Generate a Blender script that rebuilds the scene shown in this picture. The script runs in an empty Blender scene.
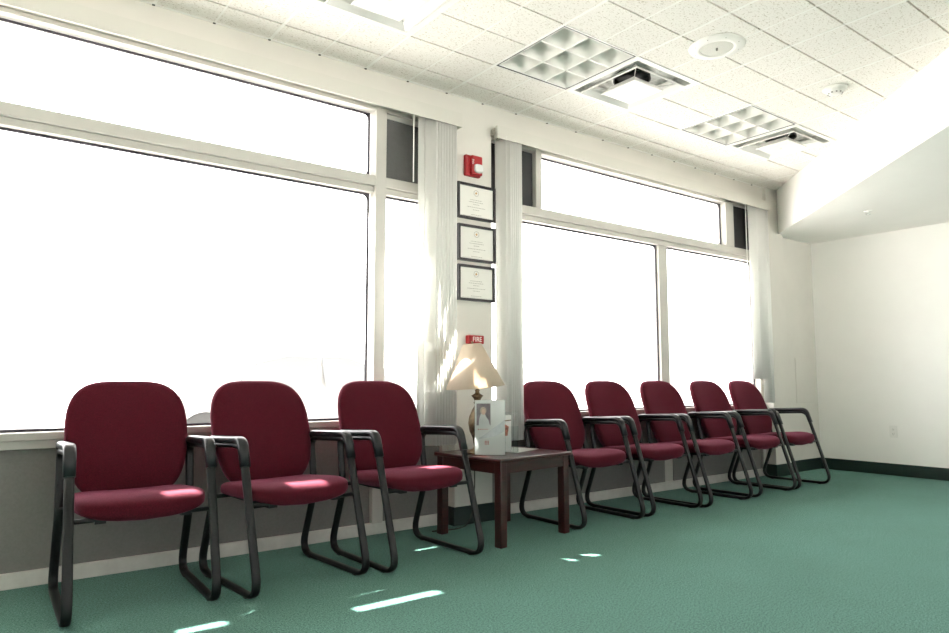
import bpy, bmesh, math, random
from mathutils import Vector, Matrix
random.seed(7)
PI = math.pi
SC = bpy.context.scene
COL = SC.collection
H = 2.85            # ceiling height
G = .305            # half a ceiling grid module
ROW0 = .2086        # first cross line from the window wall

# ------------------------------------------------------------------ materials
def _n(nt, typ, **kw):
    n = nt.nodes.new(typ)
    for k, v in kw.items():
        if k in n.inputs: n.inputs[k].default_value = v
        else: setattr(n, k, v)
    return n

def mat(name, col, rough=.6, metal=0., spec=.5, var=0., vscale=30., col2=None, bump=0., bscale=200.,
        sheen=0., sheen_tint=None, coat=0., translucent=0., detail=4., emit=None):
    m = bpy.data.materials.new(name); m.use_nodes = True
    nt = m.node_tree; nt.nodes.clear()
    out = _n(nt, 'ShaderNodeOutputMaterial')
    b = _n(nt, 'ShaderNodeBsdfPrincipled')
    b.inputs['Base Color'].default_value = (*col, 1)
    b.inputs['Roughness'].default_value = rough
    b.inputs['Metallic'].default_value = metal
    b.inputs['Specular IOR Level'].default_value = spec
    b.inputs['Sheen Weight'].default_value = sheen
    b.inputs['Sheen Roughness'].default_value = .4
    if sheen_tint: b.inputs['Sheen Tint'].default_value = (*sheen_tint, 1)
    b.inputs['Coat Weight'].default_value = coat
    if emit: 
        b.inputs['Emission Color'].default_value = (*emit[0], 1); b.inputs['Emission Strength'].default_value = emit[1]
    tc = _n(nt, 'ShaderNodeTexCoord')
    if var or col2:
        nz = _n(nt, 'ShaderNodeTexNoise', Scale=vscale, Detail=detail, Roughness=.6)
        nt.links.new(tc.outputs['Object'], nz.inputs['Vector'])
        mx = _n(nt, 'ShaderNodeMix', data_type='RGBA')
        c2 = col2 or tuple(max(0, c*(1-var)) for c in col)
        c1 = col if col2 else tuple(min(1, c*(1+var)) for c in col)
        mx.inputs[6].default_value = (*c1, 1); mx.inputs[7].default_value = (*c2, 1)
        mr = _n(nt, 'ShaderNodeMapRange'); mr.inputs[1].default_value = .35; mr.inputs[2].default_value = .65
        nt.links.new(nz.outputs['Fac'], mr.inputs[0])
        nt.links.new(mr.outputs[0], mx.inputs[0])
        nt.links.new(mx.outputs[2], b.inputs['Base Color'])
    if bump:
        nb = _n(nt, 'ShaderNodeTexNoise', Scale=bscale, Detail=2.)
        nt.links.new(tc.outputs['Object'], nb.inputs['Vector'])
        bp = _n(nt, 'ShaderNodeBump', Strength=bump, Distance=.004)
        nt.links.new(nb.outputs['Fac'], bp.inputs['Height'])
        nt.links.new(bp.outputs[0], b.inputs['Normal'])
    if translucent:
        t = _n(nt, 'ShaderNodeBsdfTranslucent'); t.inputs[0].default_value = (*col, 1)
        ms = _n(nt, 'ShaderNodeMixShader'); ms.inputs[0].default_value = translucent
        nt.links.new(b.outputs[0], ms.inputs[1]); nt.links.new(t.outputs[0], ms.inputs[2])
        nt.links.new(ms.outputs[0], out.inputs[0])
    else:
        nt.links.new(b.outputs[0], out.inputs[0])
    return m

def glass_mat(name, tint=(1, 1, 1), refl=.06):
    m = bpy.data.materials.new(name); m.use_nodes = True
    nt = m.node_tree; nt.nodes.clear()
    out = _n(nt, 'ShaderNodeOutputMaterial')
    t = _n(nt, 'ShaderNodeBsdfTransparent'); t.inputs[0].default_value = (*tint, 1)
    g = _n(nt, 'ShaderNodeBsdfGlossy'); g.inputs['Roughness'].default_value = .02
    lw = _n(nt, 'ShaderNodeLayerWeight'); lw.inputs[0].default_value = .25
    mm = _n(nt, 'ShaderNodeMath', operation='MULTIPLY'); mm.inputs[1].default_value = refl*3
    nt.links.new(lw.outputs['Fresnel'], mm.inputs[0])
    ms = _n(nt, 'ShaderNodeMixShader')
    nt.links.new(mm.outputs[0], ms.inputs[0]); nt.links.new(t.outputs[0], ms.inputs[1]); nt.links.new(g.outputs[0], ms.inputs[2])
    nt.links.new(ms.outputs[0], out.inputs[0])
    return m

def tile_mat():
    m = mat('acoustic_tile', (.80, .78, .72), rough=.95, spec=.1)
    nt = m.node_tree; b = [n for n in nt.nodes if n.type == 'BSDF_PRINCIPLED'][0]
    tc = [n for n in nt.nodes if n.type == 'TEX_COORD'][0]
    mp = _n(nt, 'ShaderNodeMapping'); mp.inputs['Scale'].default_value = (1, 1.6, 1)
    nt.links.new(tc.outputs['Object'], mp.inputs[0])
    n1 = _n(nt, 'ShaderNodeTexNoise', Scale=75., Detail=3., Roughness=.7)
    nt.links.new(mp.outputs[0], n1.inputs['Vector'])
    r = _n(nt, 'ShaderNodeValToRGB')
    r.color_ramp.elements[0].position = .30; r.color_ramp.elements[0].color = (.40, .35, .27, 1)
    r.color_ramp.elements[1].position = .44; r.color_ramp.elements[1].color = (.81, .785, .74, 1)
    nt.links.new(n1.outputs['Fac'], r.inputs[0]); nt.links.new(r.outputs[0], b.inputs['Base Color'])
    bp = _n(nt, 'ShaderNodeBump', Strength=.4, Distance=.003)
    nt.links.new(n1.outputs['Fac'], bp.inputs['Height']); nt.links.new(bp.outputs[0], b.inputs['Normal'])
    return m

def carpet_mat():
    m = mat('green_carpet', (.05, .17, .135), rough=1., spec=.05, sheen=.25, sheen_tint=(.6, .9, .85))
    nt = m.node_tree; b = [n for n in nt.nodes if n.type == 'BSDF_PRINCIPLED'][0]
    tc = [n for n in nt.nodes if n.type == 'TEX_COORD'][0]
    n1 = _n(nt, 'ShaderNodeTexNoise', Scale=125., Detail=4., Roughness=.8)
    n2 = _n(nt, 'ShaderNodeTexNoise', Scale=2.2, Detail=3.)
    nt.links.new(tc.outputs['Object'], n1.inputs['Vector']); nt.links.new(tc.outputs['Object'], n2.inputs['Vector'])
    r = _n(nt, 'ShaderNodeValToRGB')
    r.color_ramp.elements[0].position = .33; r.color_ramp.elements[0].color = (.010, .036, .026, 1)
    r.color_ramp.elements[1].position = .67; r.color_ramp.elements[1].color = (.165, .350, .290, 1)
    nt.links.new(n1.outputs['Fac'], r.inputs[0])
    mx = _n(nt, 'ShaderNodeMix', data_type='RGBA', blend_type='MULTIPLY'); mx.inputs[0].default_value = .35
    nt.links.new(r.outputs[0], mx.inputs[6])
    r2 = _n(nt, 'ShaderNodeValToRGB')
    r2.color_ramp.elements[0].position = .3; r2.color_ramp.elements[0].color = (.7, .72, .68, 1)
    r2.color_ramp.elements[1].position = .7; r2.color_ramp.elements[1].color = (1, 1, 1, 1)
    nt.links.new(n2.outputs['Fac'], r2.inputs[0]); nt.links.new(r2.outputs[0], mx.inputs[7])
    nt.links.new(mx.outputs[2], b.inputs['Base Color'])
    bp = _n(nt, 'ShaderNodeBump', Strength=.8, Distance=.006)
    nt.links.new(n1.outputs['Fac'], bp.inputs['Height']); nt.links.new(bp.outputs[0], b.inputs['Normal'])
    return m

def fabric_mat():
    m = mat('burgundy_fabric', (.2, .014, .035), rough=.9, spec=.15, sheen=.26, sheen_tint=(1, .32, .52))
    nt = m.node_tree; b = [n for n in nt.nodes if n.type == 'BSDF_PRINCIPLED'][0]
    tc = [n for n in nt.nodes if n.type == 'TEX_COORD'][0]
    n1 = _n(nt, 'ShaderNodeTexNoise', Scale=330., Detail=2., Roughness=.8)
    nt.links.new(tc.outputs['Object'], n1.inputs['Vector'])
    r = _n(nt, 'ShaderNodeValToRGB')
    r.color_ramp.elements[0].position = .3; r.color_ramp.elements[0].color = (.032, .0018, .0052, 1)
    r.color_ramp.elements[1].position = .7; r.color_ramp.elements[1].color = (.105, .0085, .0195, 1)
    nt.links.new(n1.outputs['Fac'], r.inputs[0]); nt.links.new(r.outputs[0], b.inputs['Base Color'])
    bp = _n(nt, 'ShaderNodeBump', Strength=.35, Distance=.002)
    nt.links.new(n1.outputs['Fac'], bp.inputs['Height']); nt.links.new(bp.outputs[0], b.inputs['Normal'])
    return m

def wood_mat():
    m = mat('mahogany', (.05, .01, .009), rough=.28, spec=.5, coat=.3)
    nt = m.node_tree; b = [n for n in nt.nodes if n.type == 'BSDF_PRINCIPLED'][0]
    tc = [n for n in nt.nodes if n.type == 'TEX_COORD'][0]
    mp = _n(nt, 'ShaderNodeMapping'); mp.inputs['Scale'].default_value = (3, 40, 40)
    nt.links.new(tc.outputs['Object'], mp.inputs[0])
    n1 = _n(nt, 'ShaderNodeTexNoise', Scale=2., Detail=6.)
    nt.links.new(mp.outputs[0], n1.inputs['Vector'])
    r = _n(nt, 'ShaderNodeValToRGB')
    r.color_ramp.elements[0].position = .3; r.color_ramp.elements[0].color = (.022, .004, .004, 1)
    r.color_ramp.elements[1].position = .7; r.color_ramp.elements[1].color = (.052, .009, .008, 1)
    nt.links.new(n1.outputs['Fac'], r.inputs[0]); nt.links.new(r.outputs[0], b.inputs['Base Color'])
    return m

M = dict(
    wall=mat('cream_paint', (.66, .64, .59), rough=.8, spec=.2, var=.02, vscale=3., bump=.08, bscale=120.),
    white_wall=mat('white_paint', (.90, .885, .85), rough=.8, spec=.2, var=.01, vscale=3., bump=.05, bscale=150.),
    tile=tile_mat(), carpet=carpet_mat(), fabric=fabric_mat(), wood=wood_mat(),
    tbar=mat('ceiling_grid_white', (.86, .85, .81), rough=.5),
    groove=mat('ceiling_groove', (.40, .32, .22), rough=.9),
    dark_joint=mat('shadow_joint', (.05, .045, .04), rough=.9),
    alu=mat('painted_aluminium', (.52, .505, .465), rough=.45, spec=.4, var=.03, vscale=6.),
    alu_dk=mat('anodised_aluminium', (.50, .50, .47), rough=.4, metal=.3),
    channel=mat('base_channel', (.62, .61, .57), rough=.5, var=.08, vscale=9.),
    gasket=mat('gasket_and_gap_shade', (.045, .04, .055), rough=.6),
    knee=mat('grey_panel', (.20, .195, .183), rough=.75, var=.05, vscale=90., bump=.15, bscale=300.),
    panel=mat('grey_transom_panel', (.10, .10, .097), rough=.7, var=.04, vscale=50.),
    panel_dk=mat('dark_transom_panel', (.035, .035, .037), rough=.7),
    glass=glass_mat('window_glass'),
    valance=mat('valance_vinyl', (.62, .605, .55), rough=.45, var=.01, vscale=4.),
    slat=mat('blind_slat_vinyl', (.88, .88, .85), rough=.5, translucent=.30),
    steel=mat('dull_steel', (.32, .31, .27), rough=.4, metal=.6, var=.3, vscale=60.),
    black=mat('black_tube', (.007, .0075, .008), rough=.34, spec=.35, var=.2, vscale=40.),
    pad=mat('black_arm_plastic', (.008, .009, .011), rough=.32, spec=.5, var=.15, vscale=90., bump=.1, bscale=400.),
    green_base=mat('dark_green_vinyl', (.006, .022, .017), rough=.5),
    white=mat('white_plastic', (.82, .81, .77), rough=.45),
    white_metal=mat('white_enamel', (.82, .81, .78), rough=.35),
    duct=mat('duct_black', (.03, .03, .03), rough=.6),
    galv=mat('galvanised', (.62, .63, .60), rough=.45, metal=.15, var=.15, vscale=30.),
    louvre=mat('parabolic_louver', (.80, .79, .75), rough=.4, metal=.0, coat=.2),
    grille=mat('speaker_grille', (.62, .61, .56), rough=.6, var=.1, vscale=300.),
    red=mat('alarm_red', (.36, .012, .016), rough=.4, spec=.5),
    lens=mat('strobe_lens', (.75, .76, .74), rough=.12, spec=.8),
    frame=mat('black_frame', (.025, .022, .026), rough=.35),
    paper=mat('certificate_paper', (.80, .79, .74), rough=.8, var=.015, vscale=12.),
    ink=mat('grey_ink', (.36, .34, .31), rough=.8),
    gold=mat('gold_seal', (.55, .33, .12), rough=.5),
    flyer=mat('white_flyer', (.88, .88, .86), rough=.6, translucent=.55),
    flyer_grey=mat('flyer_grey_print', (.66, .67, .68), rough=.6, var=.1, vscale=40.),
    portrait=mat('portrait_backdrop', (.24, .19, .21), rough=.5, var=.3, vscale=25.),
    skin=mat('portrait_skin', (.74, .55, .44), rough=.5),
    hair=mat('portrait_hair', (.62, .50, .38), rough=.5),
    redbrown=mat('flyer_photo', (.50, .17, .12), rough=.5, var=.6, vscale=60.),
    rust=mat('flyer_red_ink', (.55, .12, .10), rough=.6),
    shade=mat('linen_lampshade', (.77, .66, .53), rough=.85, translucent=.35, var=.02, vscale=60.),
    bronze=mat('antique_bronze', (.16, .12, .07), rough=.4, metal=.7, var=.4, vscale=80.),
    acrylic=glass_mat('clear_acrylic', (.93, .95, .95), .12),
    asphalt=mat('pale_pavement', (.18, .177, .17), rough=.95, var=.08, vscale=5.),
    sun_mask=mat('sun_mask_board', (.5, .48, .44), rough=.8),
    car_paint=mat('white_car_paint', (.55, .55, .55), rough=.25, coat=.6),
    car_glass=mat('car_glass', (.24, .25, .26), rough=.15, spec=.7),
    tyre=mat('tyre', (.08, .08, .08), rough=.8),
    hub=mat('wheel_hub', (.5, .5, .5), rough=.35, metal=.6),
    outlet=mat('ivory_plastic', (.83, .82, .78), rough=.4),
    slot=mat('outlet_slot', (.10, .09, .08), rough=.6),
    cord=mat('brown_cord', (.03, .028, .024), rough=.6),
)

# ------------------------------------------------------------------ mesh helpers
def add_box(bm, x0, x1, y0, y1, z0, z1, bev=0., mi=0):
    vs = [bm.verts.new((x, y, z)) for x in (x0, x1) for y in (y0, y1) for z in (z0, z1)]
    idx = [(0, 1, 3, 2), (4, 6, 7, 5), (0, 4, 5, 1), (2, 3, 7, 6), (0, 2, 6, 4), (1, 5, 7, 3)]
    fs = [bm.faces.new([vs[i] for i in f]) for f in idx]
    for f in fs: f.material_index = mi
    if bev:
        es = list({e for f in fs for e in f.edges})
        r = bmesh.ops.bevel(bm, geom=es, offset=bev, segments=2, affect='EDGES', profile=.5)
        for f in r['faces']: f.material_index = mi; f.smooth = True
    return vs

def add_prism(bm, pts, axis, a0, a1, mi=0):
    """pts: 2D polygon; axis 'x','y','z' = extrusion axis"""
    def P(p, a):
        return {'x': (a, p[0], p[1]), 'y': (p[0], a, p[1]), 'z': (p[0], p[1], a)}[axis]
    A = [bm.verts.new(P(p, a0)) for p in pts]; B = [bm.verts.new(P(p, a1)) for p in pts]
    n = len(pts); fs = [bm.faces.new(A), bm.faces.new(B)]
    for i in range(n): fs.append(bm.faces.new([A[i], A[(i+1) % n], B[(i+1) % n], B[i]]))
    for f in fs: f.material_index = mi
    return fs

def add_lathe(bm, prof, seg=32, c=(0, 0, 0), mi=0, smooth=True, axis='z'):
    rings = []
    for r, z in prof:
        ring = []
        for k in range(seg):
            a = 2*PI*k/seg
            p = Vector((r*math.cos(a), r*math.sin(a), z))
            if axis == 'y': p = Vector((p.x, p.z, p.y))
            if axis == 'x': p = Vector((p.z, p.x, p.y))
            ring.append(bm.verts.new(p + Vector(c)))
        rings.append(ring)
    for i in range(len(rings)-1):
        for k in range(seg):
            f = bm.faces.new([rings[i][k], rings[i][(k+1) % seg], rings[i+1][(k+1) % seg], rings[i+1][k]])
            f.material_index = mi; f.smooth = smooth
    for ring in (rings[0], rings[-1]):
        if (ring[0].co-ring[seg//2].co).length > 1e-4:
            f = bm.faces.new(ring); f.material_index = mi
    return rings

def fillet(pts, rads, closed, seg=7):
    out = []; n = len(pts); P = [Vector(p) for p in pts]
    for i in range(n):
        r = rads[i]
        if r == 0 or (not closed and i in (0, n-1)):
            out.append(P[i]); continue
        a, b, c = P[i-1], P[i], P[(i+1) % n]
        u = (a-b).normalized(); v = (c-b).normalized()
        ang = u.angle(v)
        d = r/math.tan(ang/2)
        d = min(d, .49*(a-b).length, .49*(c-b).length)
        p0 = b+u*d; p1 = b+v*d
        for k in range(seg+1):
            t = k/seg
            out.append((1-t)**2*p0 + 2*t*(1-t)*b + t*t*p1)
    return out

def add_sweep(bm, path, rx, rn, seg=12, closed=False, up=Vector((1, 0, 0)), mi=0, power=1.):
    """sweep an oval along a path; rx along `up` (binormal), rn along in-plane normal"""
    n = len(path); rings = []
    for i in range(n):
        if closed: t = (path[(i+1) % n]-path[i-1])
        else: t = path[min(i+1, n-1)]-path[max(i-1, 0)]
        t.normalize()
        nn = t.cross(up)
        if nn.length < 1e-5: nn = Vector((0, 0, 1)).cross(t)
        nn.normalize(); b = nn.cross(t).normalized()
        ring = []
        for k in range(seg):
            a = 2*PI*k/seg
            ca, sa = math.cos(a), math.sin(a)
            ca = math.copysign(abs(ca)**power, ca); sa = math.copysign(abs(sa)**power, sa)
            ring.append(bm.verts.new(path[i]+b*rx*ca+nn*rn*sa))
        rings.append(ring)
    rng = range(n) if closed else range(n-1)
    for i in rng:
        A, B = rings[i], rings[(i+1) % n]
        for k in range(seg):
            f = bm.faces.new([A[k], A[(k+1) % seg], B[(k+1) % seg], B[k]]); f.smooth = True; f.material_index = mi
    if not closed:
        for r in (rings[0], rings[-1]):
            f = bm.faces.new(r); f.material_index = mi
    return rings

def add_superellipsoid(bm, a, b, c, e_plan, e_sec, nu=40, nv=16, mi=0):
    def p(t, e): return math.copysign(abs(t)**e, t)
    rows = []
    for j in range(1, nv):
        ph = -PI/2+PI*j/nv
        row = []
        for i in range(nu):
            th = 2*PI*i/nu
            row.append(bm.verts.new((a*p(math.cos(ph), e_sec)*p(math.cos(th), e_plan), b*p(math.cos(ph), e_sec)*p(math.sin(th), e_plan), c*p(math.sin(ph), e_sec))))
        rows.append(row)
    s = bm.verts.new((0, 0, -c)); n = bm.verts.new((0, 0, c))
    fs = []
    for j in range(len(rows)-1):
        for i in range(nu):
            fs.append(bm.faces.new([rows[j][i], rows[j][(i+1) % nu], rows[j+1][(i+1) % nu], rows[j+1][i]]))
    for i in range(nu):
        fs.append(bm.faces.new([s, rows[0][(i+1) % nu], rows[0][i]]))
        fs.append(bm.faces.new([n, rows[-1][i], rows[-1][(i+1) % nu]]))
    for f in fs: f.smooth = True; f.material_index = mi

def obj(name, bm, mats, parent=None, loc=None, rot=None):
    bmesh.ops.recalc_face_normals(bm, faces=bm.faces)
    me = bpy.data.meshes.new(name); bm.to_mesh(me); bm.free()
    if not isinstance(mats, (list, tuple)): mats = [mats]
    for m in mats: me.materials.append(m)
    o = bpy.data.objects.new(name, me); COL.objects.link(o)
    if parent is not None: o.parent = parent
    if loc: o.location = loc
    if rot: o.rotation_euler = rot
    return o

def boxes(*bs, bev=0.):
    bm = bmesh.new()
    for b in bs: add_box(bm, *b[:6], bev=bev, mi=b[6] if len(b) > 6 else 0)
    return bm

def thing(name, label, cat, loc=(0, 0, 0), rotz=0., group=None):
    o = bpy.data.objects.new(name, None); COL.objects.link(o); o.empty_display_size = .1
    o.location = loc; o.rotation_euler = (0, 0, rotz)
    o['label'] = label; o['category'] = cat
    if group: o['group'] = group
    return o

def tag(o, label, cat, group=None):
    o['label'] = label; o['category'] = cat
    if group: o['group'] = group
    return o

def struct(name, bm, mats, parent=None):
    o = obj(name, bm, mats, parent)
    if parent is None: o['kind'] = 'structure'
    return o

def dup(root, loc, rotz, label=None):
    r = root.copy(); COL.objects.link(r); r.location = loc; r.rotation_euler = (0, 0, rotz)
    if label: r['label'] = label
    for ch in list(root.children):
        c = ch.copy(); COL.objects.link(c); c.parent = r
        for g in list(ch.children):
            d = g.copy(); COL.objects.link(d); d.parent = c
    return r

def text_mesh(s, size, depth=.0006):
    cu = bpy.data.curves.new('lettering', 'FONT'); cu.body = s; cu.size = size; cu.extrude = depth
    cu.align_x = 'CENTER'; cu.align_y = 'CENTER'
    o = bpy.data.objects.new('lettering', cu); COL.objects.link(o)
    dg = bpy.context.evaluated_depsgraph_get()
    me = bpy.data.meshes.new_from_object(o.evaluated_get(dg))
    bpy.data.objects.remove(o); bpy.data.curves.remove(cu)
    return me

def text_obj(name, s, size, m, parent, loc, rot=(PI/2, 0, 0), sx=1.):
    me = text_mesh(s, size); me.materials.clear(); me.materials.append(m)
    o = bpy.data.objects.new(name, me); COL.objects.link(o); o.parent = parent
    o.location = loc; o.rotation_euler = rot; o.scale = (sx, 1, 1)
    return o

# ------------------------------------------------------------------ room shell
XL, XR, YR = -3.8, 6.06, -6.5
bm = bmesh.new(); add_box(bm, XL-.2, XR+.2, YR-.2, .13, -.06, 0.); struct('floor', bm, M['carpet'])
WY = .08            # storefront plane
# window wall: header, pier, right column and return segment, parapet above
struct('wall_back', boxes((XL-.2, 5.07, 0, .24, 2.66, 3.6), (1.29, 1.60, 0, .24, 0, 2.66),
                          (5.07, 5.36, -.035, .24, 0, 3.6), (5.36, XR+.2, .035, .24, 0, 3.6), (XL-.2, XL, 0, .24, 0, 2.66)), M['wall'])
struct('wall_right', boxes((XR, XR+.2, YR-.2, .035, 0, 3.2)), M['white_wall'])
struct('wall_left', boxes((XL-.2, XL, YR-.2, 0, 0, 3.2)), M['white_wall'])
RW = (-3.4, 5.6, .25, 2.36)
struct('wall_front', boxes((XL, RW[0], YR-.2, YR, 0, 3.2), (RW[1], XR, YR-.2, YR, 0, 3.2), (RW[0], RW[1], YR-.2, YR, 0, RW[2]), (RW[0], RW[1], YR-.2, YR, RW[3], 3.2)), M['white_wall'])
w3 = struct('added_fill_window', boxes(*[(x-.03, x+.03, YR-.14, YR-.08, RW[2], RW[3]) for x in (-3.37, -.4, 2.6, 5.57)], (RW[0], RW[1], YR-.14, YR-.08, RW[2], RW[2]+.05), (RW[0], RW[1], YR-.14, YR-.08, RW[3]-.05, RW[3])), M['alu'])  # unseen window wall added behind the camera for fill daylight
for x0, x1 in ((-3.34, -.43), (-.37, 2.57), (2.63, 5.54)):
    struct('pane', boxes((x0, x1, YR-.113, YR-.107, RW[2]+.05, RW[3]-.05)), M['glass'], w3)
# baseboards
BH = .115
struct('baseboard_right', boxes((XR-.012, XR, YR, .035, 0, BH), bev=.003), M['green_base'])
struct('baseboard_back', boxes((5.36, XR-.012, .023, .035, 0, BH), (5.055, 5.372, -.047, -.035, 0, BH), (5.36, 5.372, -.035, .023, 0, BH), (5.055, 5.07, -.035, .078, 0, BH),
                               (1.278, 1.612, -.012, 0, 0, BH), (1.278, 1.29, 0, .078, 0, BH), (1.60, 1.612, 0, .078, 0, BH)), M['green_base'])
# soffit across the far corner (set at an angle), underside at 2.40
SB = 2.40
sdir = (2.02, 2.17)
yb = .035
xb = 5.345
xe = xb-(yb-YR)*sdir[0]/sdir[1]
bm = bmesh.new(); add_prism(bm, [(xb, yb), (XR, yb), (XR, YR), (xe, YR)], 'z', SB, H+.12)
struct('trim_1', bm, M['white_wall'])

# ------------------------------------------------------------------ ceiling: scored tiles, grid, angle
def cx(k): return k*G
def cy(j): return -(ROW0+(j-1)*G) if j >= 1 else 0.   # row lines, j=0 is the wall
LIGHTS = [(4, 2), (10, 2), (-2, 2), (-8, 2)]
VENTS = [(6, 2), (12, 2), (0, 2), (-6, 2)]
holes = set()
for k, j in LIGHTS+VENTS:
    for a in (0, 1):
        for b in (0, 1): holes.add((k+a, j+b))
bm = bmesh.new()
kmin, kmax, jmax = -13, 20, 21
gx, gy = .0035, .0055
for k in range(kmin, kmax):
    for j in range(0, jmax):
        if (k, j) in holes: continue
        x0, x1 = max(cx(k), XL), min(cx(k+1), XR)
        y1, y0 = cy(j), max(cy(j+1), YR)
        if x1-x0 < .03 or y1-y0 < .03: continue
        vs = [bm.verts.new(p) for p in ((x0+gx, y0+gy, H), (x1-gx, y0+gy, H), (x1-gx, y1-gy, H), (x0+gx, y1-gy, H))]
        us = [bm.verts.new((v.co.x, v.co.y, H+.012)) for v in vs]
        f = bm.faces.new(vs); f.material_index = 0
        for i in range(4):
            f = bm.faces.new([vs[i], vs[(i+1) % 4], us[(i+1) % 4], us[i]]); f.material_index = 0
        f = bm.faces.new([bm.verts.new(p) for p in ((x0, y0, H+.012), (x1, y0, H+.012), (x1, y1, H+.012), (x0, y1, H+.012))]); f.material_index = 1
# grid bars running away from the window wall, wide on the module, narrow on the score
for k in range(kmin, kmax+1):
    x = cx(k)
    if not XL+.02 < x < XR-.02: continue
    w = .008 if k % 2 == 0 else .0045
    segs = [(YR, -.018)]
    for (hk, hj) in LIGHTS+VENTS:
        if hk < k < hk+2:
            a, b = cy(hj), cy(hj+2)
            new = []
            for s0, s1 in segs:
                if a <= s0 or b >= s1: new.append((s0, s1))
                else:
                    if s1 > a: new.append((a, s1))
                    if s0 < b: new.append((s0, b))
            segs = new
    for s0, s1 in segs:
        add_box(bm, x-w, x+w, s0, s1, H-.0015, H+.008, mi=2)
    add_box(bm, x-.009, x+.004, -.010, -.0005, H-.0065, H-.0005, mi=3)  # dark block standing for the shade in the wall angle gap
add_box(bm, XL, XR, -.016, 0, H-.002, H+.01, mi=2)
add_box(bm, XL-.2, XR+.2, YR-.2, .24, H+.30, H+.36, mi=1)
struct('ceiling', bm, [M['tile'], M['groove'], M['tbar'], M['dark_joint']])

# ------------------------------------------------------------------ windows
def ring(bm, x0, x1, z0, z1, y0, y1, t, mi=0):
    add_box(bm, x0, x0+t, y0, y1, z0, z1, mi=mi); add_box(bm, x1-t, x1, y0, y1, z0, z1, mi=mi)
    add_box(bm, x0+t, x1-t, y0, y1, z0, z0+t, mi=mi); add_box(bm, x0+t, x1-t, y0, y1, z1-t, z1, mi=mi)

def pane(win, x0, x1, z0, z1):
    p = struct('pane', boxes((x0, x1, .137, .143, z0, z1)), M['glass'], win)
    b = bmesh.new(); ring(b, x0, x1, z0, z1, .127, .136, .013)
    # rounded rubber corners
    for sx, ex in ((1, x0+.013), (-1, x1-.013)):
        for sz, ez in ((1, z0+.013), (-1, z1-.013)):
            r = .035
            pts = [(ex, ez)]
            for i in range(7):
                a = PI/2*i/6
                pts.append((ex+sx*(r-r*math.sin(a)), ez+sz*(r-r*math.cos(a))))
            add_prism(b, pts, 'y', .127, .136)
    struct('gasket', b, M['gasket'], win)

ZT0, ZT1, ZS, ZH = 2.105, 2.21, .69, 2.63
# window 1
bm = boxes((XL, 1.29, .05, .165, .655, .69), (XL, 1.29, .066, .165, .615, .655),
           (XL, 1.29, .066, .165, ZT1-.065, ZT1), (XL, 1.29, .085, .165, ZT0, ZT1-.065),
           (XL, 1.29, .066, .165, ZH+.004, 2.66), (.725, .80, .06, .165, 0.07, 2.66), (XL, XL+.05, .066, .165, .07, 2.66), (1.235, 1.29, .066, .165, .07, 2.66), (-1.95, -1.87, .06, .165, .07, 2.66), bev=.004)
w1 = struct('window_1', bm, M['alu'])
pane(w1, XL+.05, -1.95, ZT1, ZH); pane(w1, -1.87, .715, ZT1, ZH)
pane(w1, XL+.05, -1.95, ZS, ZT0); pane(w1, -1.87, .715, ZS, ZT0); pane(w1, .80, 1.235, ZS, ZT0)
struct('transom_panel', boxes((.80, 1.235, .09, .12, ZT1, ZH)), M['panel'], w1)
struct('panel_rail', boxes((.80, 1.235, .08, .125, ZH-.03, ZH+.003)), M['alu_dk'], w1)
struct('knee_panel', boxes((XL, -1.95, .095, .125, .07, .615), (-1.87, .725, .095, .125, .07, .615), (.80, 1.235, .095, .125, .07, .615)), M['knee'], w1)
struct('base_channel', boxes((XL, 1.278, .08, .135, 0, .07), bev=.004), M['channel'], w1)
# window 2
bm = boxes((1.60, 5.07, .05, .165, .655, .69), (1.60, 5.07, .066, .165, .615, .655),
           (1.60, 5.07, .066, .165, ZT1-.065, ZT1), (1.60, 5.07, .085, .165, ZT0, ZT1-.065),
           (1.60, 5.07, .066, .165, ZH+.004, 2.66), (2.075, 2.135, .06, .165, ZT1, 2.66), (4.53, 4.66, .066, .165, ZT1, 2.66),
           (3.545, 3.66, .10, .165, .07, ZT0), (1.60, 1.65, .066, .165, .07, 2.66), (5.02, 5.07, .066, .165, .07, 2.66), bev=.004)
w2 = struct('window_2', bm, M['alu'])
pane(w2, 2.135, 4.53, ZT1, ZH); pane(w2, 1.65, 3.545, ZS, ZT0); pane(w2, 3.66, 5.02, ZS, ZT0)
struct('transom_panel', boxes((1.65, 2.075, .10, .125, ZT1, ZH), (4.66, 5.02, .10, .125, ZT1, ZH)), M['panel_dk'], w2)
struct('knee_panel', boxes((1.65, 3.545, .095, .125, .07, .615), (3.66, 5.02, .095, .125, .07, .615)), M['knee'], w2)
struct('base_channel', boxes((1.612, 5.055, .08, .135, 0, .07), bev=.004), M['channel'], w2)

# ------------------------------------------------------------------ vertical blinds
def slat_bm(x, y, z0, z1, ang, w=.089):
    b = bmesh.new(); n = 7; prev = None
    c, s = math.cos(ang), math.sin(ang)
    for side in (0, 1):
        pass
    cols = []
    for i in range(n):
        t = -1+2*i/(n-1)
        lx = t*w/2; ly = .006*(1-t*t)
        cols.append([(x+c*lx-s*(ly+o), y+s*lx+c*(ly+o)) for o in (0, .0012)])
    vs = [[[b.verts.new((p[0], p[1], z)) for z in (z0, z1)] for p in cc] for cc in cols]
    for i in range(n-1):
        for o in (0, 1):
            f = b.faces.new([vs[i][o][0], vs[i+1][o][0], vs[i+1][o][1], vs[i][o][1]]); f.smooth = True
        for e in (0, 1):
            b.faces.new([vs[i][0][e], vs[i+1][0][e], vs[i+1][1][e], vs[i][1][e]])
    for i in (0, n-1): b.faces.new([vs[i][0][0], vs[i][0][1], vs[i][1][1], vs[i][1][0]])
    return b

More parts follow.
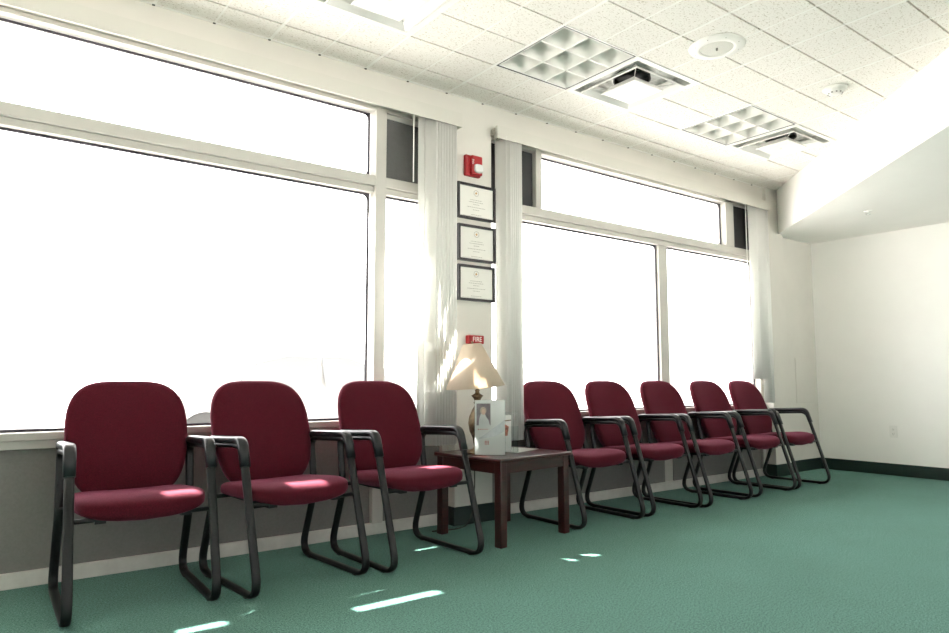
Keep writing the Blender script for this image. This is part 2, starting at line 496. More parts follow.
def blind(label, x0, x1, zv0, zv1, stacks, wide, wand):
    t = thing('vertical_blind', label, 'window blind', (0, 0, 0), 0, 'vertical blinds on the window wall')
    b = boxes((x0, x1, -.078, -.072, zv0, zv1), (x0, x0+.005, -.072, -.0, zv0+.01, zv1) if x0 < 0 else (x0, x0+.004, -.072, -.055, zv0, zv1), (x1-.005, x1, -.072, -.001, zv0, zv1))
    obj('valance', b, M['valance'], t)
    obj('headrail', boxes((x0+.02, x1-.02, -.055, -.02, zv0+.03, zv0+.065), bev=.002), M['white'], t)
    for xs in ([x0+.012] if x0 > 0 else []):
        obj('bracket', boxes((xs-.012, xs+.018, -.05, -.001, zv1-.03, zv1-.012), (xs-.012, xs+.018, -.05, -.0405, zv1-.095, zv1-.03), (xs-.012, xs-.009, -.04, -.001, zv1-.06, zv1-.03)), M['steel'], t)
    for (a, b_, n, zb) in stacks:
        for i in range(n):
            x = a+(b_-a)*(i+.5)/n
            ang = math.radians(-40+random.uniform(-3, 3))
            obj('slat', slat_bm(x, -.040, zb, zv0+.03, ang), M['slat'], t)
    for (x, ang, zb) in wide:
        obj('slat', slat_bm(x, -.040, zb, zv0+.03, math.radians(ang)), M['slat'], t)
    for (x, zb) in wand:
        b = bmesh.new(); add_lathe(b, [(.004, zb), (.004, zv0+.03)], 10, (x, -.074+.028, 0)); obj('wand', b, M['white'], t)
    return t
blind('cream vertical blind drawn aside with a long valance over the large left window', XL+.01, 1.295, 2.606, 2.70,
      [(1.06, 1.235, 8, .52)], [(1.0, 28, .55)], [(.935, 2.18)])
blind('cream vertical blind with valance over the right window, slats gathered at both ends', 1.596, 5.05, 2.60, 2.69,
      [(1.685, 1.80, 6, .52), (4.80, 4.95, 6, .94), (4.965, 5.015, 2, .71)], [(1.655, -60, .52), (4.70, 30, .94)], [])

# ------------------------------------------------------------------ guest chairs
def make_chair():
    t = thing('guest_chair', '', 'chair', (0, 0, 0), 0, 'burgundy waiting room chairs')
    HW = .270
    loop = [(-.078, .0125), (.122, .636), (.497, .618), (.452, .345), (.578, .0125)]
    rad = [.075, .075, .05, .16, .075]
    for s in (-1, 1):
        b = bmesh.new()
        path = fillet([(s*HW, p[0], p[1]) for p in loop], rad, True)
        add_sweep(b, path, .019, .0115, 14, True, power=.75)
        sf = obj('side_frame', b, M['black'], t)
        for gy_ in (.03, .47):
            g = boxes((s*HW-.016, s*HW+.016, gy_-.014, gy_+.014, .0, .006), bev=.002); obj('glide', g, M['pad'], sf)
        b = bmesh.new()
        pth = fillet([(s*HW, .492, .616), (s*HW, .465, .645), (s*HW, .129, .660), (s*HW, .089, .545)], [0, .02, .055, 0], False)
        rr = add_sweep(b, pth, .024, .0165, 16, False, power=.7)
        # taper ends a touch
        for ringv, f in ((rr[0], .75), (rr[-1], .95)):
            c = sum((v.co for v in ringv), Vector())/len(ringv)
            for v in ringv: v.co = c+(v.co-c)*f
        obj('arm_pad', b, M['pad'], t)
    # seat support tubes
    b = bmesh.new()
    add_sweep(b, [Vector((x, .045, .378)) for x in (-HW, -.1, .1, HW)], .010, .010, 12, False, up=Vector((0, 0, 1)))
    add_sweep(b, [Vector((x, .455, .372)) for x in (-HW, -.1, .1, HW)], .010, .010, 12, False, up=Vector((0, 0, 1)))
    for s in (-1, 1):
        add_box(b, s*.16-.02, s*.16+.02, .035, .47, .362, .378)
    obj('seat_support', b, M['black'], t)
    for s in (-1, 1):
        b = bmesh.new()
        pth = fillet([(s*.10, .44, .37), (s*.10, .487, .385), (s*.10, .595, .62)], [0, .03, 0], False)
        add_sweep(b, pth, .02, .004, 10, False)
        obj('back_bracket', b, M['black'], t)
    # seat cushion
    b = bmesh.new()
    add_superellipsoid(b, .256, .25, .046, .38, .5, 56, 18)
    for v in b.verts:
        x, y, z = v.co
        u = y/.245
        x *= 1.0-.05*max(0, u)
        if z > 0:
            z = z*(1.0+.12*(1-(x/.25)**2)*(1 if u < 0 else .4))
            z += -.006*(1-(x/.25)**2)*math.exp(-((u-.2)/.5)**2)
        else:
            z *= 1.25-.60*(x/.25)**2-.25*max(0, u)
        z += .012*(x/.25)**2
        z += -.030*max(0, -u-.35)**2*1.6
        z += -.016*u
        v.co = (x, y+.262, z+.404)
    obj('seat', b, M['fabric'], t)
    # backrest
    b = bmesh.new()
    add_superellipsoid(b, .262, .265, .038, .50, .6, 60, 20)
    for v in b.verts:
        x, h, d = v.co                   # d: + is the sitter's side
        q = h/.265
        w = 1.0-.17*max(0, -q+.05)**1.2-.12*max(0, q-.1)**2.0
        x *= w
        yy = -d
        yy += -.030*(x/.25)**2           # wings curve forward
        yy += -.018*math.exp(-((q+.45)/.35)**2)*(1 if d > 0 else .3)
        yy += .010*max(0, q)**2
        y = .538+.088*q+yy
        v.co = (x, y, .659+h)
    obj('backrest', b, M['fabric'], t)
    return t
chair0 = make_chair()
CH = [  # foot-line centre x, y, rotation (deg), label
    (-.680, -.625, -2., 'burgundy fabric armchair with black sled legs, leftmost and nearest of all the chairs'),
    (-.004, -.682, 4.5, 'burgundy armchair second from the left end, right beside the nearest leftmost chair'),
    (.664, -.696, 2.5, 'burgundy armchair standing just left of the end table with the lamp'),
    (2.100, -.575, -1., 'burgundy armchair standing just right of the end table, partly behind it'),
    (2.760, -.565, 1., 'burgundy armchair second to the right of the end table'),
    (3.372, -.590, 1.5, 'burgundy armchair in the middle of the five right of the table, below the window mullion'),
    (4.075, -.560, 1.5, 'burgundy armchair next to last at the far end of the row'),
    (4.680, -.550, 2.0, 'burgundy armchair at the far right end, closest to the room corner'),
]
for i, (x, y, r, lab) in enumerate(CH):
    if i == 0:
        chair0.location = (x, y, 0); chair0.rotation_euler = (0, 0, math.radians(r)); chair0['label'] = lab
    else:
        dup(chair0, (x, y, 0), math.radians(r), lab)

# ------------------------------------------------------------------ end table
TX, TY, TR = 1.134, -.662, math.radians(6.5)
TZ = .488
tb = thing('end_table', 'square dark mahogany end table with straight legs holding the lamp, between chairs', 'table', (TX, TY, 0), TR)
TS, TD = .60, .545
obj('tabletop', boxes((-.014, TS+.014, -.014, TD+.014, TZ-.022, TZ), bev=.005), M['wood'], tb)
for x in (0, TS-.05):
    for y in (0, TD-.05):
        obj('leg', boxes((x, x+.05, y, y+.05, 0, TZ-.022), bev=.003), M['wood'], tb)
obj('apron', boxes((.05, TS-.05, .006, .026, TZ-.085, TZ-.022)), M['wood'], tb)
obj('apron', boxes((.05, TS-.05, TD-.026, TD-.006, TZ-.085, TZ-.022)), M['wood'], tb)
obj('apron', boxes((.006, .026, .05, TD-.05, TZ-.085, TZ-.022)), M['wood'], tb)
obj('apron', boxes((TS-.026, TS-.006, .05, TD-.05, TZ-.085, TZ-.022)), M['wood'], tb)
def tpos(a, b, z=TZ):
    return (TX+a*math.cos(TR)-b*math.sin(TR), TY+a*math.sin(TR)+b*math.cos(TR), z)

# ------------------------------------------------------------------ table lamp
LX, LY = 1.232, -.32
lp = thing('table_lamp', 'table lamp with cream cone shade and bronze neck standing on the end table', 'lamp', (LX, LY, TZ))
b = bmesh.new()
add_lathe(b, [(.0, 0), (.065, 0), (.068, .006), (.060, .016), (.030, .024), (.022, .04), (.030, .09), (.048, .13), (.056, .18), (.050, .22), (.032, .26), (.018, .285), (.016, .295)], 32)
obj('lamp_base', b, M['bronze'], lp)
b = bmesh.new()
add_lathe(b, [(.016, .295), (.024, .300), (.024, .305), (.016, .310), (.021, .324), (.030, .337), (.038, .345), (.030, .350), (.014, .360), (.012, .372), (.016, .378), (.010, .383), (.010, .41)], 28)
obj('lamp_neck', b, M['bronze'], lp)
b = bmesh.new()
zs0, zs1 = .398, .662
add_lathe(b, [(.056, zs1), (.180, zs0), (.1775, zs0), (.0535, zs1-.002), (.056, zs1)], 56)
for v in b.verts:      # the shade sits tilted on its harp
    v.co = Matrix.Rotation(math.radians(-5.5), 3, 'Y') @ (v.co-Vector((0, 0, .42)))+Vector((-.018, 0, .42))
sh = obj('lamp_shade', b, M['shade'], lp)
b = bmesh.new()
add_sweep(b, [Vector((0, 0, .40)), Vector((-.004, 0, .47)), Vector((-.038, 0, zs1+.006))], .003, .003, 8, False, up=Vector((0, 1, 0))); add_lathe(b, [(.0, zs1+.014), (.006, zs1+.011), (.007, zs1+.006), (.003, zs1)], 12, (-.038, 0, 0))
for a in (0, 2*PI/3, 4*PI/3):
    add_sweep(b, [Vector((.003*math.cos(a)-.038, .003*math.sin(a), zs1-.006)), Vector((.050*math.cos(a)-.038, .050*math.sin(a), zs1-.006))], .0015, .0015, 6, False, up=Vector((0, 0, 1)))
obj('harp', b, M['bronze'], lp)
# cord: down behind the table, along the floor to the pier
b = bmesh.new()
pts = [(.078, .05, .004), (.17, .20, .004), (.185, .255, .004), (.190, .285, -.015), (.195, .288, -.25), (.17, .286, -.42), (.10, .26, -.484), (-.02, .22, -.484), (-.10, .24, -.484), (-.16, .25, -.484)]
P = [Vector(p) for p in pts]; sm = []
for i in range(len(P)-1):
    p0, p1, p2, p3 = P[max(i-1, 0)], P[i], P[i+1], P[min(i+2, len(P)-1)]
    for k in range(6):
        s = k/6
        sm.append(.5*((2*p1)+(-p0+p2)*s+(2*p0-5*p1+4*p2-p3)*s*s+(-p0+3*p1-3*p2+p3)*s**3))
sm.append(P[-1])
add_sweep(b, sm, .0035, .0035, 8, False, up=Vector((.3, .1, .95)))
tag(obj('power_cord', b, M['cord'], None, (LX, LY, TZ)), 'thin dark power cord drooping behind the end table to the floor by the pier', 'cord')

# ------------------------------------------------------------------ papers on the table
def rot_thing(name, label, cat, a, bb, ang, group=None):
    return thing(name, label, cat, tpos(a, bb), TR+math.radians(ang), group)
# large white flyer in a leaning stand in front of the lamp
fs = rot_thing('flyer_stand', 'tall white flyer with a small portrait in a clear stand before the lamp', 'flyer stand', .085, .170, -44)
FW, FH = .176, .322
b = boxes((-FW/2, FW/2, .004, .006, .004, FH)); obj('flyer', b, M['flyer'], fs)
b = boxes((-FW/2-.003, FW/2+.003, .007, .010, .0, FH+.002), (-FW/2-.003, FW/2+.003, .0, .0025, .0, FH+.002), (-FW/2-.003, FW/2+.003, .0, .06, .0, .003)); obj('holder', b, M['acrylic'], fs)
def flat(name, pts, m, parent, y):
    b = bmesh.new(); add_prism(b, pts, 'y', y, y+.0006); return obj(name, b, m, parent)
def ell(cx_, cz_, rx, rz, n=20): return [(cx_+rx*math.cos(2*PI*i/n), cz_+rz*math.sin(2*PI*i/n)) for i in range(n)]
px0, px1, pz0, pz1 = -.078, .004, .175, .302
flat('portrait_print', [(px0, pz0), (px1, pz0), (px1, pz1), (px0, pz1)], M['portrait'], fs, .0032)
flat('figure_print', [(px0+.012, pz0), (px1-.004, pz0), (px1-.012, pz0+.03), (px0+.055, pz0+.052), (px0+.048, pz0+.07), (px0+.026, pz0+.07), (px0+.016, pz0+.04)], M['flyer'], fs, .0028)
flat('hair_print', ell(px0+.039, pz0+.085, .019, .022), M['hair'], fs, .0026)
flat('face_print', ell(px0+.041, pz0+.078, .012, .017), M['skin'], fs, .0024)
flat('grey_print', [(-.07, .095), (.085, .205), (.086, .14), (.03, .11)], M['flyer_grey'], fs, .0032)
b = bmesh.new()
for z, n in ((.148, 5),):
    for i in range(n): add_box(b, px0+.008+i*.013, px0+.008+i*.013+.006, .0028, .0034, z+.002*i*.3, z+.007)
for z in (.080, .072, .064):
    for i in range(3): add_box(b, -.03+i*.009, -.03+i*.009+.006, .0028, .0034, z, z+.005)
obj('red_print', b, M['rust'], fs)
# clear brochure holder behind, with a picture flyer
bh = rot_thing('brochure_holder', 'clear upright brochure holder with a red-brown picture leaflet, right of the white flyer', 'brochure holder', .285, .235, -42)
b = boxes((-.075, .075, .012, .0145, 0, .245), (-.075, .075, -.03, -.0275, 0, .16), (-.075, -.0725, -.0275, .012, 0, .16), (.0725, .075, -.0275, .012, 0, .16), (-.075, .075, -.0275, .012, 0, .003), (.045, .0475, -.0275, .012, 0, .23))
obj('holder', b, M['acrylic'], bh)
lf = obj('leaflet', boxes((-.065, .035, .004, .0055, .004, .225)), M['flyer'], bh)
flat('picture_print', [(-.06, .10), (.012, .10), (.02, .155), (-.01, .175), (-.06, .165)], M['redbrown'], lf, .0030)
flat('band_print', [(-.06, .182), (.034, .192), (.034, .198), (-.06, .190)], M['bronze'], lf, .0030)
flat('label_print', [(-.02, .055), (0, .055), (0, .062), (-.02, .062)], M['ink'], lf, .0030)
o = obj('paper_sheet', boxes((-.14, .14, -.10, .10, 0, .002)), M['flyer'], None, tpos(.43, .30, TZ), (0, 0, TR+math.radians(14)))
tag(o, 'blank white paper sheet lying flat on the right part of the end table', 'paper')

# ------------------------------------------------------------------ pier: certificates, alarm, fire sign
def certificate(z0, z1, x0, x1, label, tilt):
    cxm, cz = (x0+x1)/2, (z0+z1)/2
    t = thing('framed_certificate', label, 'framed certificate', (cxm, 0, cz), 0, 'framed certificates on the pier')
    t.rotation_euler = (0, tilt, 0)
    w, h = (x1-x0)/2, (z1-z0)/2
    b = bmesh.new(); ring(b, -w, w, -h, h, -.022, -.001, .017); obj('frame', b, M['frame'], t)
    c = obj('certificate_sheet', boxes((-w+.016, w-.016, -.010, -.006, -h+.016, h-.016)), M['paper'], t)
    b = bmesh.new()
    zr = h*.52
    for i in range(24):      # ring seal
        a0, a1 = 2*PI*i/24, 2*PI*(i+1)/24
        r0, r1 = .019, .0215
        add_prism(b, [(r0*math.cos(a0), zr+r0*math.sin(a0)), (r1*math.cos(a0), zr+r1*math.sin(a0)), (r1*math.cos(a1), zr+r1*math.sin(a1)), (r0*math.cos(a1), zr+r0*math.sin(a1))], 'y', -.0106, -.0101)
    rows_ = [(.12, .05), (.0, .062), (-.13, .025), (-.30, .075), (-.44, .028), (-.72, .045)]
    rr = random.Random(int(z0*1000))
    for f, hw in rows_:
        x = -hw
        while x < hw:
            l = rr.uniform(.005, .016); add_box(b, x, min(x+l, hw), -.0106, -.0101, h*f-.0016, h*f+.0016); x += l+.004
    obj('writing', b, M['ink'], c)
    obj('rule_line', boxes((-w+.035, w-.035, -.0106, -.0101, -h*.80-.0006, -h*.80+.0006)), M['ink'], c)
    b = None
    b = bmesh.new(); add_prism(b, [(-.004, zr-.012), (.003, zr-.004), (.012, zr-.002), (.004, zr+.003), (.003, zr+.012), (-.003, zr+.004), (-.012, zr+.002), (-.005, zr-.003)], 'y', -.0108, -.0101); obj('seal', b, M['gold'], c)
    return t
certificate(2.012, 2.256, 1.30, 1.622, 'black-framed white certificate, topmost of the three, just below the red alarm', .0)
certificate(1.724, 1.972, 1.305, 1.622, 'black-framed white certificate, the middle one of the three on the pier', .0)
certificate(1.456, 1.698, 1.305, 1.615, 'black-framed white certificate, lowest of the three on the pier', .0)
al = thing('fire_alarm', 'red wall alarm with clear strobe light above the certificates', 'fire alarm', (1.425, 0, 2.378))
obj('back_box', boxes((-.066, .062, -.03, 0, -.072, .072), bev=.006), M['red'], al)
b = bmesh.new(); add_box(b, -.030, .062, -.052, -.03, -.066, .070, bev=.01); ob = obj('housing', b, M['red'], al)
b = bmesh.new()
add_superellipsoid(b, .036, .018, .030, .6, .6, 28, 12)
for v in b.verts: v.co += Vector((.022, -.056, -.022))
st = obj('strobe_lens', b, M['lens'], al)
obj('reflector', boxes((-.002, .046, -.0545, -.052, -.05, .008)), M['steel'], al)
text_obj('lettering', 'FIRE', .020, M['white'], al, (-.020, -.0528, .022), (PI/2, -PI/2, 0))
fp = thing('fire_alarm_station', 'small red fire alarm station with white lettering, right above the lamp shade', 'fire alarm station', (1.438, 0, 1.196))
obj('housing', boxes((-.062, .062, -.045, 0, -.028, .028), bev=.005), M['red'], fp)
obj('top_cover', boxes((-.045, .055, -.040, -.004, .028, .036), bev=.002), M['grille'], fp)
obj('face_plate', boxes((-.048, .052, -.0468, -.045, -.022, .022)), M['red'], fp)
text_obj('lettering', 'FIRE', .046, M['white'], fp, (.002, -.0474, .0), (PI/2, 0, 0), .92)

# ------------------------------------------------------------------ ceiling fixtures
def rect(k, j): return cx(k), cx(k+2), cy(j+2), cy(j)
def ceiling_light(k, j, label):
    x0, x1, y0, y1 = rect(k, j); mx, my = (x0+x1)/2, (y0+y1)/2
    t = thing('ceiling_light', label, 'ceiling light', (mx, my, H), 0, 'recessed ceiling lights')
    w, h = (x1-x0)/2, (y1-y0)/2
    b = bmesh.new()
    for (a0, a1, c0, c1) in ((-w, w, -h, -h+.007), (-w, w, h-.007, h), (-w, -w+.007, -h+.007, h-.007), (w-.007, w, -h+.007, h-.007)):
        add_box(b, a0, a1, c0, c1, -.002, .006)
    obj('frame', b, M['white_metal'], t)
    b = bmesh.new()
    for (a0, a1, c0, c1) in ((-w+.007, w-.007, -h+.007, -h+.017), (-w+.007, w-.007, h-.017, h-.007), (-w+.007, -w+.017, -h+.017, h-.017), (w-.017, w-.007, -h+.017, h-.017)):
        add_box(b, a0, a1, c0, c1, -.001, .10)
    obj('shadow_gap', b, M['gasket'], t)  # dark strips drawn in for the shade of the gap round the cells
    b = bmesh.new()
    W, D = w-.019, .095
    add_box(b, -W, W, -(h-.019), h-.019, .10, .11)
    obj('housing', b, M['white_metal'], t)
    # parabolic blades: curved sided, narrow at the bottom, wide at the top
    cell = 2*W/3
    for ix in range(3):
        for iy in range(3):
            c0 = Vector((-W+cell*(ix+.5), -W+cell*(iy+.5), 0))
            b = bmesh.new(); rings = []
            for q in range(7):
                s = q/6
                r = cell/2-.003-(.048*s**1.8)
                zz = .002+.094*s
                rings.append([b.verts.new(c0+Vector((sx*r, sy*r, zz))) for sx, sy in ((-1, -1), (1, -1), (1, 1), (-1, 1))])
            for q in range(6):
                for e in range(4):
                    f = b.faces.new([rings[q][e], rings[q][(e+1) % 4], rings[q+1][(e+1) % 4], rings[q+1][e]]); f.smooth = True
            obj('louver_cell', b, M['louvre'], t)
    b = bmesh.new()
    for i in range(4):
        a = -W+cell*i
        add_box(b, a-.004, a+.004, -W, W, .0, .003); add_box(b, -W, W, a-.004, a+.004, .0, .003)
    obj('louver_edges', b, M['white_metal'], t)
    for iy in range(3):
        y = -W+cell*(iy+.5)
        b = bmesh.new(); add_lathe(b, [(.013, -W), (.013, W)], 14, (0, y, .085), axis='x'); obj('tube', b, M['white'], t)
    return t
ceiling_light(4, 2, 'square recessed louvered ceiling light left of the round ceiling speaker')
ceiling_light(10, 2, 'square recessed louvered ceiling light farthest away, by the far vent')
ceiling_light(-2, 2, 'square recessed ceiling light at the top left edge, left of the near vent')

def frustum(b, r0, z0, r1, z1, th=.0):
    A = [b.verts.new((sx*r0, sy*r0, z0)) for sx, sy in ((-1, -1), (1, -1), (1, 1), (-1, 1))]
    B = [b.verts.new((sx*r1, sy*r1, z1)) for sx, sy in ((-1, -1), (1, -1), (1, 1), (-1, 1))]
    for e in range(4): b.faces.new([A[e], A[(e+1) % 4], B[(e+1) % 4], B[e]])
    return A, B
def louver_ring(b, prof):
    """closed square ring from a profile of (half size, z)"""
    R = [[b.verts.new((sx*r, sy*r, z)) for sx, sy in ((-1, -1), (1, -1), (1, 1), (-1, 1))] for r, z in prof]
    n = len(R)
    for i in range(n):
        for e in range(4): b.faces.new([R[i][e], R[i][(e+1) % 4], R[(i+1) % n][(e+1) % 4], R[(i+1) % n][e]])
def air_vent(k, j, label):
    x0, x1, y0, y1 = rect(k, j); mx, my = (x0+x1)/2, (y0+y1)/2
    t = thing('air_vent', label, 'air vent', (mx, my, H), 0, 'square ceiling air vents')
    w = (x1-x0)/2
    b = bmesh.new(); louver_ring(b, [(w, .006), (w, -.006), (w-.035, -.006), (w-.04, .0), (w-.035, .006)]); obj('frame', b, M['white_metal'], t)
    b = bmesh.new(); louver_ring(b, [(w-.038, .0), (w-.034, .0), (w-.05, .075), (.0, .075), (.0, .073), (w-.054, .073)]); obj('plenum', b, M['galv'], t)
    b = bmesh.new(); add_lathe(b, [(.118, .072), (.122, .04), (.116, .04), (.112, .072)], 36); add_lathe(b, [(.113, .0715), (.0, .0705)], 36)
    obj('duct_collar', b, M['duct'], t)
    b = bmesh.new(); louver_ring(b, [(.240, -.022), (.234, -.016), (.205, .002), (.178, .028), (.174, .026), (.201, -.002), (.230, -.022), (.236, -.028)]); obj('louver', b, M['white_metal'], t)
    b = bmesh.new(); louver_ring(b, [(.142, -.040), (.137, -.034), (.116, -.016), (.101, .004), (.097, .002), (.111, -.020), (.132, -.038), (.138, -.046)])
    add_box(b, -.134, .134, -.134, .134, -.0435, -.039)
    add_lathe(b, [(.006, -.048), (.006, -.043)], 10)
    obj('centre_plate', b, M['white_metal'], t)
    b = bmesh.new()
    for sx, sy in ((-1, -1), (1, -1), (1, 1), (-1, 1)):
        add_sweep(b, [Vector((sx*.20, sy*.20, .072)), Vector((sx*.196, sy*.196, .000)), Vector((sx*.114, sy*.114, -.016))], .003, .003, 8, False, up=Vector((1, .1, 0)))
    obj('hanger', b, M['galv'], t)
    return t
air_vent(6, 2, 'square stepped air vent right beside the ceiling light and nearest the round speaker')
air_vent(12, 2, 'square stepped air vent farthest away, near the angled soffit')
air_vent(0, 2, 'large square white air vent at the top edge of the picture, above the left window')

sp = thing('ceiling_speaker', 'round white ceiling speaker with grey grille disc', 'speaker', (2.10, -1.475, H))
b = bmesh.new(); add_lathe(b, [(.0, -.002), (.0, -.004), (.09, -.010), (.094, -.016), (.11, -.016), (.150, -.009), (.158, -.002), (.156, .0), (.0, .0)][2:], 48); obj('rim', b, M['white'], sp)
b = bmesh.new(); add_lathe(b, [(.0, -.0125), (.085, -.0125), (.092, -.0115), (.092, -.008), (.0, -.008)], 40); obj('grille', b, M['grille'], sp)
b = bmesh.new(); add_lathe(b, [(.004, -.026), (.006, -.024), (.006, -.0125)], 12); obj('knob', b, M['steel'], sp)
b = bmesh.new()
for i in range(8):
    a = 2*PI*i/8+.2; add_lathe(b, [(.0, -.0145), (.003, -.0140), (.003, -.011)], 8, (.128*math.cos(a), .128*math.sin(a), 0))
obj('screw', b, M['steel'], sp)
sd = thing('smoke_detector', 'small round cream smoke detector on the ceiling tiles near the soffit', 'smoke detector', (3.232, -1.607, H))
b = bmesh.new(); add_lathe(b, [(.074, .0), (.074, -.012), (.060, -.020), (.052, -.022), (.048, -.034), (.036, -.044), (.018, -.047), (.0, -.047)], 36); obj('body', b, M['white'], sd)
b = bmesh.new()
for i in range(10):
    a = 2*PI*i/10; p = Matrix.Rotation(a, 3, 'Z')
    v = add_box(b, .0395, .046, -.005, .005, -.041, -.034)
    for q in v: q.co = p @ q.co
obj('vent_slots', b, M['slot'], sd)
sk = thing('sprinkler', 'small recessed sprinkler head under the white soffit', 'sprinkler', (5.0, -1.02, SB))
b = bmesh.new(); add_lathe(b, [(.036, .0), (.036, -.003), (.020, -.006), (.018, -.012), (.010, -.014)], 28); obj('escutcheon', b, M['white'], sk)
b = bmesh.new(); add_lathe(b, [(.006, -.014), (.006, -.030), (.020, -.031), (.020, -.033), (.0, -.033)], 20); obj('deflector', b, M['galv'], sk)

# ------------------------------------------------------------------ far wall details
ou = thing('wall_outlet', 'ivory electrical outlet on the far white wall above the baseboard', 'outlet', (XR, -.695, .424))
obj('cover_plate', boxes((-.006, 0, -.036, .036, -.058, .058), bev=.002), M['outlet'], ou)
for s in (-1, 1):
    r = obj('receptacle', boxes((-.0085, -.006, -.017, .017, s*.022-.015, s*.022+.015), bev=.001), M['outlet'], ou)
    obj('slot', boxes((-.009, -.0084, -.008, -.006, s*.022-.004, s*.022+.007), (-.009, -.0084, .005, .007, s*.022-.004, s*.022+.006), (-.009, -.0084, -.002, .002, s*.022-.011, s*.022-.007)), M['slot'], r)
ap = thing('access_panel', 'flush painted access panel in the return wall behind the last chair', 'access panel', (5.83, .035, .93))
obj('panel_door', boxes((-.205, .195, -.006, -.001, -.235, .225), bev=.002), M['wall'], ap)
b = bmesh.new(); ring(b, -.209, .199, -.239, .229, -.003, -.0005, .004); obj('panel_frame', b, M['valance'], ap)

# ------------------------------------------------------------------ outdoors
struct('ground', boxes((-60, 60, .25, 60, -.20, -.12)), M['asphalt'])
struct('ground.001', boxes((-60, 60, -60, YR-.21, -.20, -.12)), M['asphalt'])
SUN = Vector((.50, -1., -1.62)).normalized()
# unseen sun mask added over the windows, openings shaped to cast sun patches
CZ = 3.6
def back(x, y, z):
    t = (CZ-z)/SUN.z
    return x+SUN.x*t, y+SUN.y*t
HOLES = []
for (x0, x1, y0, y1, z) in [(-.60, -.46, -.585, -.545, .44), (-.08, .10, -.645, -.605, .44), (.72, .85, -.60, -.46, .44),
                            (.74, .88, -.44, -.405, 0), (.72, .90, -.58, -.53, 0),
                            (.02, .42, -1.12, -1.075, 0), (-.62, -.45, -.95, -.91, 0)]:
    a = back(x0, y0, z); c = back(x1, y1, z); HOLES.append((a[0], c[0], a[1], c[1]))
for (x0, x1, y, z0, z1) in [(1.11, 1.29, -.45, .50, 1.02)]:
    a = back(x0, y, z0); c = back(x1, y, z1); HOLES.append((min(a[0], c[0]), max(a[0], c[0]), min(a[1], c[1]), max(a[1], c[1])))
XS = sorted({-5., 8.} | {h[0] for h in HOLES} | {h[1] for h in HOLES}); YS = sorted({.24, 2.3} | {h[2] for h in HOLES} | {h[3] for h in HOLES})
bm = bmesh.new()
for i in range(len(XS)-1):
    for j in range(len(YS)-1):
        mx, my = (XS[i]+XS[i+1])/2, (YS[j]+YS[j+1])/2
        if any(h[0] < mx < h[1] and h[2] < my < h[3] for h in HOLES): continue
        add_box(bm, XS[i], XS[i+1], YS[j], YS[j+1], CZ, CZ+.006)
struct('sun_mask', bm, M['sun_mask'])

def make_car(loc, rot, label):
    t = thing('parked_car', label, 'car', loc, rot, 'pale cars parked outside')
    prof = [(-2.2, .28), (-2.22, .55), (-2.15, .80), (-1.3, .92), (-.75, 1.33), (-.2, 1.45), (.7, 1.45), (1.35, 1.20), (1.75, .98), (2.15, .93), (2.22, .60), (2.2, .28)]
    b = bmesh.new(); rings = []
    for yy, ins, zz in ((-.86, .0, 0), (-.88, .0, 0), (0, 0, .0), (.88, 0, 0), (.86, 0, 0)):
        ring_ = []
        for x, z in prof:
            k = max(0, (z-.9)/.55)
            ring_.append(b.verts.new((x, yy*(1-.22*k), z+(.03*k if yy == 0 else 0))))
        rings.append(ring_)
    n = len(prof)
    for i in range(4):
        for k in range(n):
            f = b.faces.new([rings[i][k], rings[i][(k+1) % n], rings[i+1][(k+1) % n], rings[i+1][k]]); f.smooth = False
    b.faces.new(rings[0]); b.faces.new(rings[-1])
    body = obj('body', b, M['car_paint'], t)
    for s in (-1, 1):
        b = bmesh.new()
        for poly in ([(-1.02, .95), (-.68, 1.28), (-.25, 1.38), (.2, 1.38), (.2, .95)], [(.27, .95), (.27, 1.38), (.68, 1.38), (1.2, 1.18), (1.35, .97)]):
            A = []
            for off in (0, .012):
                A.append([b.verts.new((x, s*(.88*(1-.22*max(0, (z-.9)/.55))+off), z)) for x, z in poly])
            b.faces.new(A[0]); b.faces.new(A[1])
            for q in range(len(poly)): b.faces.new([A[0][q], A[0][(q+1) % len(poly)], A[1][(q+1) % len(poly)], A[1][q]])
        obj('side_window', b, M['car_glass'], t)
        obj('bumper_strip', boxes((-2.0, 2.0, s*.885-.01, s*.885+.01, .45, .52)), M['car_glass'], t)
    for x in (-1.35, 1.35):
        for s in (-1, 1):
            b = bmesh.new(); add_lathe(b, [(.20, -.1), (.31, -.1), (.33, -.06), (.33, .06), (.31, .1), (.20, .1)], 28, (x, s*.80, .33), axis='y')
            wl = obj('wheel', b, M['tyre'], t)
            b = bmesh.new(); add_lathe(b, [(.02, -.09), (.20, -.095), (.20, .095), (.02, .09)], 20, (x, s*.80, .33), axis='y'); obj('wheel_hub', b, M['hub'], wl)
    return t
car = make_car((2.6, 6.2, -.12), 0, 'pale car parked outside, behind the second and third chairs from the left')
dup(car, (-2.4, 9.6, -.12), 0, 'pale car parked outside at the far left, low in the window')

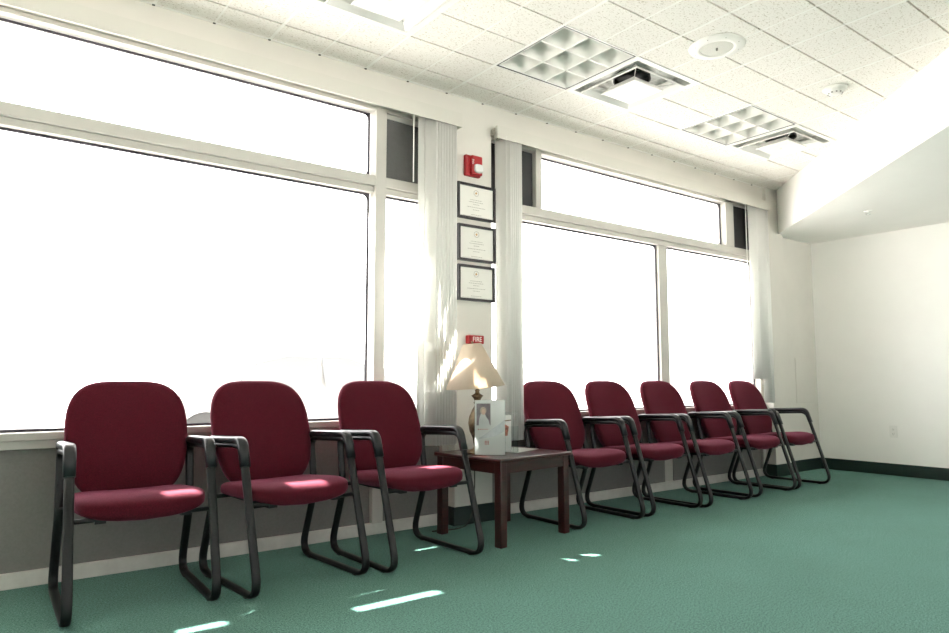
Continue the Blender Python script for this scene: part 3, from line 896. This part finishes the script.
# ------------------------------------------------------------------ light
wd = bpy.data.worlds.new('sky'); SC.world = wd; wd.use_nodes = True
nt = wd.node_tree; nt.nodes.clear()
out = _n(nt, 'ShaderNodeOutputWorld'); bg = _n(nt, 'ShaderNodeBackground')
bg.inputs[0].default_value = (1., .99, .98, 1); bg.inputs[1].default_value = 1.0
tc = _n(nt, 'ShaderNodeTexCoord'); sx = _n(nt, 'ShaderNodeSeparateXYZ'); mr = _n(nt, 'ShaderNodeMapRange')
mr.inputs[1].default_value = -.6; mr.inputs[2].default_value = .6; mr.inputs[3].default_value = .26; mr.inputs[4].default_value = 2.1
nt.links.new(tc.outputs['Generated'], sx.inputs[0]); nt.links.new(sx.outputs[1], mr.inputs[0]); nt.links.new(mr.outputs[0], bg.inputs[1])
nt.links.new(bg.outputs[0], out.inputs[0])
sd_ = bpy.data.lights.new('sun', 'SUN'); sd_.energy = 24.0; sd_.angle = math.radians(.53); sd_.color = (1, .97, .92)
so = bpy.data.objects.new('sun', sd_); COL.objects.link(so)
so.rotation_euler = SUN.to_track_quat('-Z', 'Y').to_euler(); so.location = (0, 8, 12)

# ------------------------------------------------------------------ camera
cam = bpy.data.cameras.new('camera'); co = bpy.data.objects.new('camera', cam); COL.objects.link(co)
cam.sensor_width = 36.; cam.sensor_fit = 'HORIZONTAL'; cam.lens = 694.884/949*36.; cam.clip_start = .05; cam.clip_end = 300
yaw, pit, rol = 6.46478788e-01, 9.28640570e-02, -1.41740630e-03
fwd = Vector((math.sin(yaw)*math.cos(pit), math.cos(yaw)*math.cos(pit), math.sin(pit)))
r0 = Vector((math.cos(yaw), -math.sin(yaw), 0)); u0 = r0.cross(fwd)
c, s = math.cos(rol), math.sin(rol)
r1 = c*r0+s*u0; u1 = -s*r0+c*u0
mw = Matrix(((r1.x, u1.x, -fwd.x, -1.34925690), (r1.y, u1.y, -fwd.y, -3.71245814), (r1.z, u1.z, -fwd.z, H-1.92930347), (0, 0, 0, 1)))
co.matrix_world = mw
SC.camera = co
SC.cycles.use_denoising = True
SC.cycles.max_bounces = 10
SC.cycles.diffuse_bounces = 6
SC.cycles.transparent_max_bounces = 16
vs = SC.view_settings
vs.view_transform = 'Standard'; vs.look = 'None'; vs.gamma = 1.; vs.use_curve_mapping = False
vs.exposure = 2.4
